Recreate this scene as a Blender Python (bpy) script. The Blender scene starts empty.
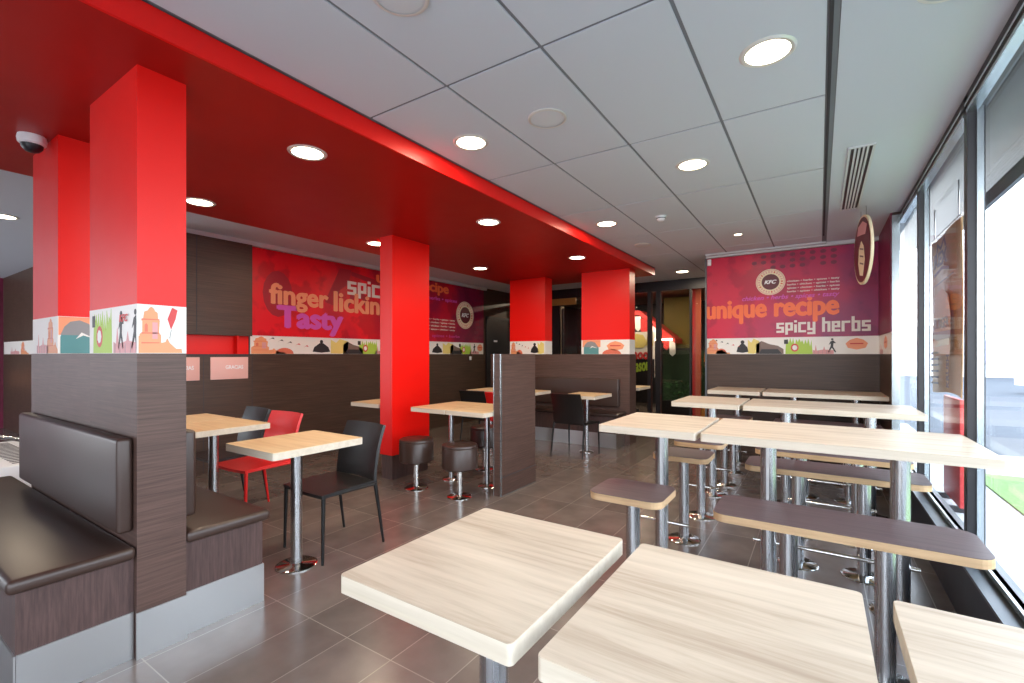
import bpy, bmesh, math, random
from mathutils import Vector, Matrix
random.seed(4)
PI = math.pi
S = bpy.context.scene
C = S.collection

# ------------------------------------------------------------------ materials
def lin(r, g, b):
    f = lambda c: (c / 255 / 12.92) if c / 255 <= 0.04045 else ((c / 255 + 0.055) / 1.055) ** 2.4
    return (f(r), f(g), f(b), 1)

def mat(name, col, rough=0.5, metal=0.0, spec=0.5, coat=0.0, bump=0.0, bscale=200):
    m = bpy.data.materials.new(name); m.use_nodes = True
    nt = m.node_tree; p = nt.nodes['Principled BSDF']
    p.inputs['Base Color'].default_value = col
    p.inputs['Roughness'].default_value = rough
    p.inputs['Metallic'].default_value = metal
    p.inputs['Specular IOR Level'].default_value = spec
    p.inputs['Coat Weight'].default_value = coat
    tc = nt.nodes.new('ShaderNodeTexCoord')
    n = nt.nodes.new('ShaderNodeTexNoise'); n.inputs['Scale'].default_value = 6 if not bump else bscale
    nt.links.new(tc.outputs['Object'], n.inputs['Vector'])
    if metal > 0.9:
        mp = nt.nodes.new('ShaderNodeMapping'); mp.inputs['Scale'].default_value = (70, 70, .6); nt.links.new(tc.outputs['Object'], mp.inputs[0]); nt.links.new(mp.outputs[0], n.inputs['Vector']); n.inputs['Scale'].default_value = 1
    if bump:
        b = nt.nodes.new('ShaderNodeBump'); b.inputs['Strength'].default_value = bump; b.inputs['Distance'].default_value = 0.002
        nt.links.new(n.outputs['Fac'], b.inputs['Height']); nt.links.new(b.outputs['Normal'], p.inputs['Normal'])
    else:
        mr = nt.nodes.new('ShaderNodeMapRange')
        mr.inputs['To Min'].default_value = max(rough - 0.03, 0.02); mr.inputs['To Max'].default_value = min(rough + 0.03, 1)
        nt.links.new(n.outputs['Fac'], mr.inputs['Value']); nt.links.new(mr.outputs['Result'], p.inputs['Roughness'])
    return m

def grain(name, c1, c2, scale, rough=0.45, c3=None, spec=0.4, detail=6, rand=True):
    """streaky wood: noise stretched by `scale` in object space"""
    m = mat(name, c1, rough, spec=spec); nt = m.node_tree; p = nt.nodes['Principled BSDF']
    tc = nt.nodes.new('ShaderNodeTexCoord'); mp = nt.nodes.new('ShaderNodeMapping')
    mp.inputs['Scale'].default_value = scale
    nt.links.new(tc.outputs['Object'], mp.inputs['Vector'])
    if rand:
        oi = nt.nodes.new('ShaderNodeObjectInfo'); ml = nt.nodes.new('ShaderNodeMath'); ml.operation = 'MULTIPLY'; ml.inputs[1].default_value = 40
        nt.links.new(oi.outputs['Random'], ml.inputs[0]); cx = nt.nodes.new('ShaderNodeCombineXYZ')
        for i in range(3): nt.links.new(ml.outputs[0], cx.inputs[i])
        nt.links.new(cx.outputs[0], mp.inputs['Location'])
    n = nt.nodes.new('ShaderNodeTexNoise'); n.inputs['Scale'].default_value = 1; n.inputs['Detail'].default_value = detail
    n.inputs['Roughness'].default_value = 0.65; n.inputs['Distortion'].default_value = 0.3
    nt.links.new(mp.outputs[0], n.inputs['Vector'])
    r = nt.nodes.new('ShaderNodeValToRGB'); r.color_ramp.elements[0].position = 0.3; r.color_ramp.elements[1].position = 0.7
    r.color_ramp.elements[0].color = c2; r.color_ramp.elements[1].color = c1
    if c3: e = r.color_ramp.elements.new(0.5); e.color = c3
    nt.links.new(n.outputs['Fac'], r.inputs[0]); nt.links.new(r.outputs[0], p.inputs['Base Color'])
    return m

def emit(name, col, s):
    m = bpy.data.materials.new(name); m.use_nodes = True; nt = m.node_tree
    p = nt.nodes['Principled BSDF']; p.inputs['Base Color'].default_value = col
    p.inputs['Emission Color'].default_value = col; p.inputs['Emission Strength'].default_value = s
    return m

def glassmat(name, tint=(0.96, 0.97, 0.98, 1), gl=0.9):
    m = bpy.data.materials.new(name); m.use_nodes = True; nt = m.node_tree
    nt.nodes.remove(nt.nodes['Principled BSDF']); out = nt.nodes['Material Output']
    t = nt.nodes.new('ShaderNodeBsdfTransparent'); t.inputs[0].default_value = tint
    g = nt.nodes.new('ShaderNodeBsdfGlossy'); g.inputs['Roughness'].default_value = 0.02; g.inputs[0].default_value = (gl, gl, gl, 1)
    lw = nt.nodes.new('ShaderNodeLayerWeight'); lw.inputs[0].default_value = 0.5
    pw = nt.nodes.new('ShaderNodeMath'); pw.operation = 'POWER'; pw.inputs[1].default_value = 5; nt.links.new(lw.outputs['Facing'], pw.inputs[0])
    f = nt.nodes.new('ShaderNodeMath'); f.operation = 'MULTIPLY_ADD'; f.inputs[1].default_value = 0.32; f.inputs[2].default_value = 0.025; nt.links.new(pw.outputs[0], f.inputs[0])
    x = nt.nodes.new('ShaderNodeMixShader')
    nt.links.new(f.outputs[0], x.inputs[0]); nt.links.new(t.outputs[0], x.inputs[1]); nt.links.new(g.outputs[0], x.inputs[2])
    nt.links.new(x.outputs[0], out.inputs[0])
    return m

def tiles(name):
    m = mat(name, lin(98, 86, 80), 0.24, spec=0.65); nt = m.node_tree; p = nt.nodes['Principled BSDF']
    L = nt.links
    tc = nt.nodes.new('ShaderNodeTexCoord'); sp = nt.nodes.new('ShaderNodeSeparateXYZ'); L.new(tc.outputs['Object'], sp.inputs[0])
    def edge(out, off, size, w):
        a = nt.nodes.new('ShaderNodeMath'); a.operation = 'ADD'; a.inputs[1].default_value = off; L.new(out, a.inputs[0])
        d = nt.nodes.new('ShaderNodeMath'); d.operation = 'DIVIDE'; d.inputs[1].default_value = size; L.new(a.outputs[0], d.inputs[0])
        f = nt.nodes.new('ShaderNodeMath'); f.operation = 'FRACT'; L.new(d.outputs[0], f.inputs[0])
        c = nt.nodes.new('ShaderNodeMath'); c.operation = 'LESS_THAN'; c.inputs[1].default_value = w / size; L.new(f.outputs[0], c.inputs[0])
        fl = nt.nodes.new('ShaderNodeMath'); fl.operation = 'FLOOR'; L.new(d.outputs[0], fl.inputs[0])
        return c.outputs[0], fl.outputs[0]
    ex, fx = edge(sp.outputs[0], 60 + 2.483, 0.3, 0.005)
    ey, fy = edge(sp.outputs[1], 60 - 1.42, 0.6, 0.005)
    mx = nt.nodes.new('ShaderNodeMath'); mx.operation = 'MAXIMUM'; L.new(ex, mx.inputs[0]); L.new(ey, mx.inputs[1])
    cv = nt.nodes.new('ShaderNodeCombineXYZ'); L.new(fx, cv.inputs[0]); L.new(fy, cv.inputs[1])
    wn = nt.nodes.new('ShaderNodeTexWhiteNoise'); L.new(cv.outputs[0], wn.inputs['Vector'])
    n = nt.nodes.new('ShaderNodeTexNoise'); n.inputs['Scale'].default_value = 5; n.inputs['Detail'].default_value = 8; L.new(tc.outputs['Object'], n.inputs['Vector'])
    ad = nt.nodes.new('ShaderNodeMath'); ad.operation = 'MULTIPLY_ADD'; ad.inputs[1].default_value = 0.35
    L.new(wn.outputs['Value'], ad.inputs[0]); L.new(n.outputs['Fac'], ad.inputs[2])
    r = nt.nodes.new('ShaderNodeValToRGB'); r.color_ramp.elements[0].position = .35; r.color_ramp.elements[1].position = 1.0
    r.color_ramp.elements[0].color = lin(92, 83, 79); r.color_ramp.elements[1].color = lin(120, 108, 102); L.new(ad.outputs[0], r.inputs[0])
    mi = nt.nodes.new('ShaderNodeMixRGB'); mi.inputs[2].default_value = lin(142, 132, 124); L.new(mx.outputs[0], mi.inputs[0]); L.new(r.outputs[0], mi.inputs[1])
    L.new(mi.outputs[0], p.inputs['Base Color'])
    return m

M = {}
M['floor'] = tiles('floor_tiles')
M['tile'] = mat('ceiling_panel', lin(210, 214, 224), 0.9, spec=0.1, bump=0.15, bscale=500)
M['gap'] = mat('ceiling_joint', lin(128, 129, 137), 0.8)
M['smooth'] = mat('plaster_grey', lin(204, 208, 219), 0.8, spec=0.2)
M['cornice'] = mat('cornice_white', lin(205, 205, 208), 0.6)
M['darkgap'] = mat('shadow_gap_dark', lin(52, 50, 56), 0.7)
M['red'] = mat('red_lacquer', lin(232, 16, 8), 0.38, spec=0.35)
M['soffit'] = mat('red_lacquer_shaded', lin(172, 16, 9), 0.42, spec=0.4)  # same lacquer as the fascia, darkened to paint in the underside's shade
M['wood'] = grain('dark_laminate', lin(98, 74, 66), lin(62, 45, 40), (3, 3, 140), 0.42, lin(82, 61, 54))
M['woodv'] = grain('dark_laminate_upright', lin(90, 68, 64), lin(62, 46, 44), (90, 90, 6), 0.45, lin(76, 57, 54))
M['woodw'] = grain('wall_laminate', lin(86, 64, 52), lin(54, 40, 32), (2, 2, 110), 0.42, lin(70, 52, 42), rand=False)
M['oak'] = grain('pale_oak_top', lin(210, 194, 174), lin(168, 149, 129), (1.4, 20, 20), 0.42, lin(196, 180, 160), spec=.25)
M['oakw'] = grain('warm_oak_top', lin(228, 204, 164), lin(198, 168, 126), (2, 24, 24), 0.38, lin(216, 190, 149))
M['edge'] = grain('pale_oak_edge', lin(216, 204, 186), lin(196, 182, 162), (1.6, 26, 26), 0.5)
M['bedge'] = grain('oak_bench_edge', lin(206, 172, 132), lin(178, 145, 108), (4, 4, 60), 0.45)
M['btop'] = grain('walnut_bench_top', lin(96, 78, 80), lin(66, 52, 56), (2.5, 60, 60), 0.4, lin(82, 66, 69))
M['steel'] = mat('brushed_steel', lin(200, 200, 202), 0.27, 1.0)
M['steelp'] = mat('steel_plate', lin(205, 206, 206), 0.33, 1.0)
M['chrome'] = mat('polished_steel', lin(215, 213, 210), 0.12, 1.0)
M['leather'] = mat('dark_brown_leather', lin(58, 42, 36), 0.36, spec=0.5, bump=0.12, bscale=260)
M['leatherk'] = mat('black_leather', lin(24, 22, 22), 0.38, spec=0.5, bump=0.1, bscale=260)
M['leatherr'] = mat('red_leather', lin(215, 22, 20), 0.4, spec=0.5, bump=0.1, bscale=260)
M['blackm'] = mat('black_metal', lin(26, 25, 25), 0.4, 0.3)
M['dark'] = mat('dark_frame', lin(34, 32, 37), 0.4)
M['frame'] = mat('window_frame_grey', lin(92, 96, 100), 0.35, 0.6)
M['framel'] = mat('window_trim_silver', lin(186, 194, 198), 0.25, 0.9)
M['curb'] = mat('curb_dark', lin(38, 37, 45), 0.45, spec=.3)
M['white'] = mat('white_plastic', lin(236, 236, 238), 0.4)
M['grille'] = mat('speaker_grille', lin(220, 222, 228), 0.7, bump=0.4, bscale=900)
M['lens'] = emit('lamp_lens', (1.0, 0.86, 0.62, 1), 9)
M['lensr'] = mat('lamp_rim', lin(225, 222, 218), 0.3, 0.2)
M['glass'] = glassmat('window_glass')
M['glassd'] = glassmat('door_glass', (0.8, 0.8, 0.78, 1))
M['band'] = mat('print_white', lin(232, 228, 222), 0.4)
for k, c in dict(orange=(228, 150, 105), dorange=(214, 110, 84), redp=(205, 60, 60), lime=(168, 200, 70), teal=(84, 140, 142), black=(36, 34, 38),
                 grey=(140, 138, 140), pink=(214, 150, 150), flap=(226, 176, 168), yellow=(226, 206, 120), brown=(120, 98, 88), magenta=(196, 60, 140), lilac=(190, 185, 205),
                 cream=(232, 214, 180), peach=(236, 152, 112), flame=(244, 112, 62), purple=(206, 80, 180), offw=(226, 218, 210),
                 maroon=(92, 24, 38), plum=(118, 24, 60), kraft=(196, 140, 72), shade=(160, 12, 40), bun=(216, 132, 62), patty=(120, 68, 40)).items():
    M[k] = mat('print_' + k, lin(*c), 0.45)

def muralmat(name, c_a, c_b, axis):
    """printed mural: red sliding to purple with blotches and half-tone dots"""
    m = mat(name, c_a, 0.35, spec=0.4); nt = m.node_tree; L = nt.links; p = nt.nodes['Principled BSDF']
    tc = nt.nodes.new('ShaderNodeTexCoord'); sp = nt.nodes.new('ShaderNodeSeparateXYZ'); L.new(tc.outputs['Object'], sp.inputs[0])
    n = nt.nodes.new('ShaderNodeTexNoise'); n.inputs['Scale'].default_value = 1.5; n.inputs['Detail'].default_value = 3; L.new(tc.outputs['Object'], n.inputs['Vector'])
    mr = nt.nodes.new('ShaderNodeMapRange'); mr.inputs['From Min'].default_value = 0; mr.inputs['From Max'].default_value = 4.2 if axis == 1 else 1.9
    mr.inputs['To Min'].default_value = -0.42; mr.inputs['To Max'].default_value = 0.1
    L.new(sp.outputs[axis], mr.inputs['Value'])
    a = nt.nodes.new('ShaderNodeMath'); a.operation = 'ADD'; L.new(n.outputs['Fac'], a.inputs[0]); L.new(mr.outputs[0], a.inputs[1])
    r = nt.nodes.new('ShaderNodeValToRGB'); r.color_ramp.interpolation = 'EASE'
    e = r.color_ramp.elements; e[0].position = 0.18; e[0].color = c_a; e[1].position = 0.66; e[1].color = c_b
    x = e.new(0.42); x.color = tuple(0.55 * c_a[i] + 0.45 * c_b[i] for i in range(4))
    L.new(a.outputs[0], r.inputs[0])
    n2 = nt.nodes.new('ShaderNodeTexNoise'); n2.inputs['Scale'].default_value = 2.4; n2.inputs['Detail'].default_value = 6; L.new(tc.outputs['Object'], n2.inputs['Vector'])
    r2 = nt.nodes.new('ShaderNodeValToRGB'); r2.color_ramp.elements[0].position = 0.5; r2.color_ramp.elements[1].position = 0.56
    r2.color_ramp.elements[0].color = (1, 1, 1, 1); r2.color_ramp.elements[1].color = (0.66, 0.66, 0.8, 1); L.new(n2.outputs['Fac'], r2.inputs[0])
    mi = nt.nodes.new('ShaderNodeMixRGB'); mi.blend_type = 'MULTIPLY'; mi.inputs[0].default_value = 0.8
    L.new(r.outputs[0], mi.inputs[1]); L.new(r2.outputs[0], mi.inputs[2]); L.new(mi.outputs[0], p.inputs['Base Color'])
    return m
M['muralL'] = muralmat('mural_print_red', lin(226, 14, 36), lin(128, 14, 58), 1)
M['muralR'] = muralmat('mural_print_crimson', lin(206, 26, 66), lin(140, 34, 88), 0)

# ------------------------------------------------------------------ mesh builder
class B:
    def __init__(s): s.bm = bmesh.new(); s.ms = []
    def _i(s, m):
        if m not in s.ms: s.ms.append(m)
        return s.ms.index(m)
    def _fin(s, n0, m, smooth=False):
        s.bm.faces.ensure_lookup_table(); i = s._i(m)
        for f in s.bm.faces[n0:]: f.material_index = i; f.smooth = smooth
    def box(s, x0, x1, y0, y1, z0, z1, m='wood', bev=0, seg=2, mx=None):
        n0 = len(s.bm.faces)
        r = bmesh.ops.create_cube(s.bm, size=1)
        for v in r['verts']:
            v.co = Vector(((x0 + x1) / 2 + v.co.x * (x1 - x0), (y0 + y1) / 2 + v.co.y * (y1 - y0), (z0 + z1) / 2 + v.co.z * (z1 - z0)))
            if mx: v.co = mx @ v.co
        if bev:
            es = list({e for v in r['verts'] for e in v.link_edges})
            # beveling deletes and recreates faces, so tag the old ones first
            old = set(s.bm.faces[:n0])
            bmesh.ops.bevel(s.bm, geom=es, offset=bev, segments=seg, affect='EDGES', profile=0.5)
            i = s._i(m)
            for f in s.bm.faces:
                if f not in old: f.material_index = i; f.smooth = True
        else: s._fin(n0, m)
        return s
    def lathe(s, prof, m, c=(0, 0), seg=32, smooth=True):
        n0 = len(s.bm.faces); rings = []
        for r, z in prof:
            if r < 1e-5: rings.append([s.bm.verts.new((c[0], c[1], z))])
            else: rings.append([s.bm.verts.new((c[0] + r * math.cos(2 * PI * k / seg), c[1] + r * math.sin(2 * PI * k / seg), z)) for k in range(seg)])
        for a, b in zip(rings, rings[1:]):
            for k in range(seg):
                k2 = (k + 1) % seg
                if len(a) == 1 and len(b) == 1: continue
                if len(a) == 1: s.bm.faces.new((a[0], b[k2], b[k]))
                elif len(b) == 1: s.bm.faces.new((a[k], a[k2], b[0]))
                else: s.bm.faces.new((a[k], a[k2], b[k2], b[k]))
        s._fin(n0, m, smooth); return s
    def cyl(s, c, z0, z1, r, m, seg=28, ch=0.0):
        if ch: prof = [(0, z0), (r - ch, z0), (r, z0 + ch), (r, z1 - ch), (r - ch, z1), (0, z1)]
        else: prof = [(0, z0), (r, z0), (r, z0), (r, z1), (r, z1), (0, z1)]
        return s.lathe(prof, m, c, seg)
    def tube(s, pts, r, m, seg=10):
        pts = [Vector(p) for p in pts]; n0 = len(s.bm.faces); rings = []
        rs = r if isinstance(r, (list, tuple)) else [r] * len(pts)
        for i, p in enumerate(pts):
            d = (pts[min(i + 1, len(pts) - 1)] - pts[max(i - 1, 0)]).normalized()
            u = d.cross(Vector((0, 0, 1)));
            if u.length < 1e-3: u = Vector((1, 0, 0))
            u.normalize(); w = d.cross(u)
            rings.append([s.bm.verts.new(p + rs[i] * (math.cos(2 * PI * k / seg) * u + math.sin(2 * PI * k / seg) * w)) for k in range(seg)])
        for a, b in zip(rings, rings[1:]):
            for k in range(seg): s.bm.faces.new((a[k], a[(k + 1) % seg], b[(k + 1) % seg], b[k]))
        s.bm.faces.new(rings[0][::-1]); s.bm.faces.new(rings[-1])
        s._fin(n0, m, True); return s
    def slab(s, w, d, z0, z1, r, m, c=(0, 0), seg=6, smooth=False, mtop=None):
        """horizontal slab with rounded corners"""
        out = []
        for cx, cy, a0 in ((w / 2 - r, d / 2 - r, 0), (-w / 2 + r, d / 2 - r, 90), (-w / 2 + r, -d / 2 + r, 180), (w / 2 - r, -d / 2 + r, 270)):
            for k in range(seg + 1):
                a = math.radians(a0 + 90 * k / seg); out.append((c[0] + cx + r * math.cos(a), c[1] + cy + r * math.sin(a)))
        n0 = len(s.bm.faces)
        lo = [s.bm.verts.new((x, y, z0)) for x, y in out]; hi = [s.bm.verts.new((x, y, z1)) for x, y in out]
        n = len(out)
        for k in range(n): s.bm.faces.new((lo[k], lo[(k + 1) % n], hi[(k + 1) % n], hi[k]))
        s.bm.faces.new(lo[::-1]); s.bm.faces.new(hi)
        s._fin(n0, m, False)
        s.bm.faces.ensure_lookup_table()
        if mtop: s.bm.faces[-1].material_index = s._i(mtop)
        return s
    def poly(s, pts, O, R, U, N, d0, d1, m):
        """prism of a 2-D outline standing on a wall: O + s*R + t*U, from d0 to d1 along N"""
        O, R, U, N = map(Vector, (O, R, U, N)); n0 = len(s.bm.faces)
        a = [s.bm.verts.new(O + p[0] * R + p[1] * U + N * d0) for p in pts]; b = [s.bm.verts.new(O + p[0] * R + p[1] * U + N * d1) for p in pts]
        n = len(pts)
        for k in range(n): s.bm.faces.new((a[k], a[(k + 1) % n], b[(k + 1) % n], b[k]))
        s.bm.faces.new(a[::-1]); s.bm.faces.new(b); s._fin(n0, m)
        return s
    def sheet(s, f, nu, nv, th, m):
        """a curved panel f(u,v) with thickness th along its normal"""
        n0 = len(s.bm.faces); g = {}
        for i in range(nu + 1):
            for j in range(nv + 1):
                u, v = i / nu, j / nv; e = 1e-3
                p = f(u, v); n = (f(min(u + e, 1), v) - f(max(u - e, 0), v)).cross(f(u, min(v + e, 1)) - f(u, max(v - e, 0))).normalized()
                g[i, j, 0] = s.bm.verts.new(p + n * th / 2); g[i, j, 1] = s.bm.verts.new(p - n * th / 2)
        for i in range(nu):
            for j in range(nv):
                s.bm.faces.new((g[i, j, 0], g[i + 1, j, 0], g[i + 1, j + 1, 0], g[i, j + 1, 0]))
                s.bm.faces.new((g[i, j, 1], g[i, j + 1, 1], g[i + 1, j + 1, 1], g[i + 1, j, 1]))
        for i in range(nu):
            s.bm.faces.new((g[i, 0, 0], g[i, 0, 1], g[i + 1, 0, 1], g[i + 1, 0, 0])); s.bm.faces.new((g[i, nv, 0], g[i + 1, nv, 0], g[i + 1, nv, 1], g[i, nv, 1]))
        for j in range(nv):
            s.bm.faces.new((g[0, j, 0], g[0, j + 1, 0], g[0, j + 1, 1], g[0, j, 1])); s.bm.faces.new((g[nu, j, 0], g[nu, j, 1], g[nu, j + 1, 1], g[nu, j + 1, 0]))
        s._fin(n0, m, True); return s
    def done(s, name, parent=None, loc=None):
        bmesh.ops.recalc_face_normals(s.bm, faces=s.bm.faces)
        me = bpy.data.meshes.new(name); s.bm.to_mesh(me); s.bm.free()
        for k in s.ms: me.materials.append(M[k])
        if any(p.use_smooth for p in me.polygons):
            try: me.set_sharp_from_angle(angle=math.radians(40))
            except Exception: pass
        o = bpy.data.objects.new(name, me); C.objects.link(o)
        if parent is not None: o.parent = parent
        if loc: o.location = loc
        return o

def thing(name, label, cat, loc=(0, 0, 0), rz=0, group=None):
    o = bpy.data.objects.new(name, None); C.objects.link(o); o.empty_display_size = 0.1
    o.location = loc; o.rotation_euler = (0, 0, rz); o['label'] = label; o['category'] = cat
    g = group or dict(dining_chair='leather dining chairs', round_stool='round leather stools', cafe_table='pale oak tables at the front', booth_table='oak booth tables',
        stool_table='oak tables with stools', high_table='high oak tables by the window', high_bench='walnut topped high benches', downlight='round ceiling lights', ceiling_speaker='round ceiling speakers',
        square_pillar='red square pillars', banquette='leather booth benches', booth_partition='dark wood partitions', parked_car='cars parked outside', wall_mural='printed wall murals').get(name)
    if g: o['group'] = g
    return o
def tag(o, label, cat, group=None):
    o['label'] = label; o['category'] = cat
    if group: o['group'] = group
    return o
def struct(o): o['kind'] = 'structure'; return o
def dup(root, loc, label, rz=None, group=None):
    r = root.copy(); C.objects.link(r); r.location = loc; r['label'] = label
    if rz is not None: r.rotation_euler = (0, 0, rz)
    if group: r['group'] = group
    def kids(a, b):
        for ch in [c for c in C.objects if c.parent == a]:
            d = ch.copy(); C.objects.link(d); d.parent = b; kids(ch, d)
    kids(root, r)
    return r

def text(body, name, m, O, R, U, N, w, h, parent, bold=0.02, shear=0.0, d=0.0015):
    """lettering fitted to a w x h box whose lower left corner is O"""
    cu = bpy.data.curves.new('lettering', 'FONT'); cu.body = body; cu.size = 1; cu.offset = min(bold, .012); cu.shear = shear; cu.resolution_u = 3
    o = bpy.data.objects.new('lettering_source', cu); C.objects.link(o)
    bpy.context.view_layer.update()
    dg = bpy.context.evaluated_depsgraph_get(); me = bpy.data.meshes.new_from_object(o.evaluated_get(dg))
    bpy.data.objects.remove(o); bpy.data.curves.remove(cu)
    xs = [v.co.x for v in me.vertices]; ys = [v.co.y for v in me.vertices]
    x0, x1, y0, y1 = min(xs), max(xs), min(ys), max(ys)
    bm = bmesh.new(); bm.from_mesh(me); bpy.data.meshes.remove(me)
    base = bm.faces[:]; bb = max(bold - .012, 0)
    for i, (dx, dy) in enumerate(((-1, 0), (1, 0), (0, .6), (0, -.6)) if bb else ()):
        q = bmesh.ops.duplicate(bm, geom=base)
        for v in q['geom']:
            if isinstance(v, bmesh.types.BMVert): v.co.x += dx * bb; v.co.y += dy * bb; v.co.z = .04 * (i + 1)
    x0 -= bb; x1 += bb; y0 -= .6 * bb; y1 += .6 * bb
    ex = bmesh.ops.extrude_face_region(bm, geom=bm.faces[:])
    for v in ex['geom']:
        if isinstance(v, bmesh.types.BMVert): v.co.z += 1
    O, R, U, N = map(Vector, (O, R, U, N))
    for v in bm.verts:
        v.co = O + R * ((v.co.x - x0) / (x1 - x0) * w) + U * ((v.co.y - y0) / (y1 - y0) * h) + N * (0.0005 + d * v.co.z)
    bmesh.ops.recalc_face_normals(bm, faces=bm.faces)
    for f in bm.faces: f.smooth = False
    me = bpy.data.meshes.new(name); bm.to_mesh(me); bm.free(); me.materials.append(M[m])
    q = bpy.data.objects.new(name, me); C.objects.link(q); q.parent = parent
    return q

Z = Vector((0, 0, 1)); XP = Vector((1, 0, 0)); YP = Vector((0, 1, 0))
CEIL = 2.75; SOF = 2.635; BT = 1.575; WT = 1.355

# ------------------------------------------------------------------ camera
H = 1.35
cam = bpy.data.cameras.new('camera'); co = bpy.data.objects.new('camera', cam); C.objects.link(co)
co.location = (0, 0, H); co.rotation_euler = (PI / 2, 0, math.radians(33.4))
cam.sensor_width = 36; cam.lens = 36 * 466 / 1024; cam.shift_y = (354.5 - 341.5) / 1024; cam.clip_start = 0.05
S.camera = co

# ------------------------------------------------------------------ shell
b = B(); b.box(-12.5, 0.66, -3, 13.2, -0.12, 0, 'floor'); struct(b.done('floor'))
# tiled ceiling: panels with open joints under a dark backing
b = B(); b.box(-12.5, 0.72, -3, 9.1, CEIL + 0.006, CEIL + 0.1, 'gap')
xs = [0.035, -0.49, -1.06, -1.625, -2.222]; ys = [1.845 + 1.185 * k for k in range(-4, 7)]
for xa, xb in zip(xs[1:], xs[:-1]):
    for ya, yb in zip(ys[:-1], ys[1:]):
        b.box(xa + .009, xb - .009, max(ya + .009, -3), min(yb - .009, 9.0), CEIL, CEIL + .03, 'tile')
b.box(-12.5, -4.75, -3, 9.0, CEIL, CEIL + .03, 'smooth')
b.box(-4.75, -2.2, 7.6, 9.0, CEIL, CEIL + .03, 'smooth')
b.box(0.075, 0.66, -3, 7.05, CEIL, CEIL + .03, 'smooth')
b.box(0.035, 0.05, -3, 6.6, CEIL - .004, CEIL + .03, 'darkgap')
struct(b.done('ceiling'))
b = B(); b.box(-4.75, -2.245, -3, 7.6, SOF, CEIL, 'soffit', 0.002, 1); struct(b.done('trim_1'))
b = B(); b.box(-2.245, -2.23, -3, 7.6, SOF, CEIL - .004, 'red'); struct(b.done('trim_2'))
b = B(); b.box(-1.33, 0.07, 6.93, 7.05, CEIL - .022, CEIL - 0.001, 'cornice'); b.box(-1.33, 0.62, 7.0, 7.05, CEIL - .045, CEIL - .001, 'cornice'); struct(b.done('trim_3'))
b = B(); b.box(-5.9, -5.84, 2.02, 7.9, 2.695, CEIL, 'cornice'); struct(b.done('trim_4'))
b = B(); b.box(-6.1, -5.9, 2.0, 9.2, 0, CEIL, 'woodw'); 
struct(b.done('wall_left'))
b = B(); b.box(-12.5, -6.1, 2.0, 2.2, 0, CEIL, 'woodw'); struct(b.done('wall_alcove'))
b = B(); b.box(-12.7, -12.5, -3, 2.0, 0, CEIL, 'plum'); struct(b.done('wall_far_left'))
b = B(); b.box(-1.33, 0.72, 7.05, 7.3, 0, CEIL, 'woodw'); struct(b.done('wall_right_back'))
b = B(); b.box(0.6, 0.66, 5.9, 7.05, 0, CEIL, 'woodw'); struct(b.done('wall_right'))
b = B(); b.box(0.6, 0.66, -3, 5.9, 0, 0.31, 'curb'); b.box(0.585, 0.66, -3, 5.9, 0.31, 0.325, 'frame'); struct(b.done('trim_5'))

def window(n, y0, y1, first=False):
    b = B(); x0, x1 = 0.66, 0.73
    b.box(x0, x1, y0 - .035, y0 + .035, 0.1, CEIL, 'dark'); b.box(x0 + .035, x0 + .062, y0 - .047, y0 - .035, .33, 2.68, 'framel')
    b.box(x0 + .02, x0 + .05, y0 + .035, y0 + .05, .33, 2.68, 'frame')
    b.box(x0, x1, y0, y1, 2.66, CEIL + .2, 'dark'); b.box(x0 - .012, x0 + .02, y0 + .035, y1 - .035, 2.675, 2.69, 'framel')
    b.box(x0 - .005, x0 + .04, y0 + .035, y1 - .035, 2.64, 2.66, 'framel')
    b.box(x0, x1, y0, y1, .0, .33, 'frame'); b.box(x0 - .012, x0 + .02, y0 + .035, y1 - .035, .335, .36, 'framel')
    b.box(x0, x0 + .05, y0, y1, .33, .36, 'frame')
    o = struct(b.done('window_%d' % n))
    g = B(); g.box(x0 + .035, x0 + .043, y0 + .035, y1 - .035, .36, 2.66, 'glass'); g.done('glass_pane', o)
yy = [5.96, 4.92, 3.45, 1.98, 0.51, -0.96, -2.98]
for i in range(6): window(i + 1, yy[i + 1], yy[i])
b = B(); b.box(.597, .66, 5.885, 5.899, .33, 2.72, 'framel'); struct(b.done('trim_7'))
# glazed front behind the camera
b = B(); b.box(-12.5, .72, -3.1, -3, 0, .3, 'curb'); b.box(-2.6, .72, -3.1, -3, 2.6, CEIL, 'dark')
for k in range(3): b.box(-2.6 + 1.6 * k, -2.52 + 1.6 * k, -3.1, -3, .3, 2.6, 'dark')
o = struct(b.done('window_7')); g = B(); g.box(-2.52, .64, -3.055, -3.047, .3, 2.6, 'glass'); g.done('glass_pane', o)

b = B(); b.box(-7.5, -2.6, -3.1, -3, .3, CEIL, 'smooth'); struct(b.done('wall_behind'))
b = B(); b.box(-12.5, -7.5, -3.1, -3, 2.6, CEIL, 'dark')
for k in range(4): b.box(-12.5 + 1.64 * k, -12.42 + 1.64 * k, -3.1, -3, .3, 2.6, 'dark')
o = struct(b.done('window_9')); g = B(); g.box(-12.42, -7.5, -3.055, -3.047, .3, 2.6, 'glass'); g.done('glass_pane', o)
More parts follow.
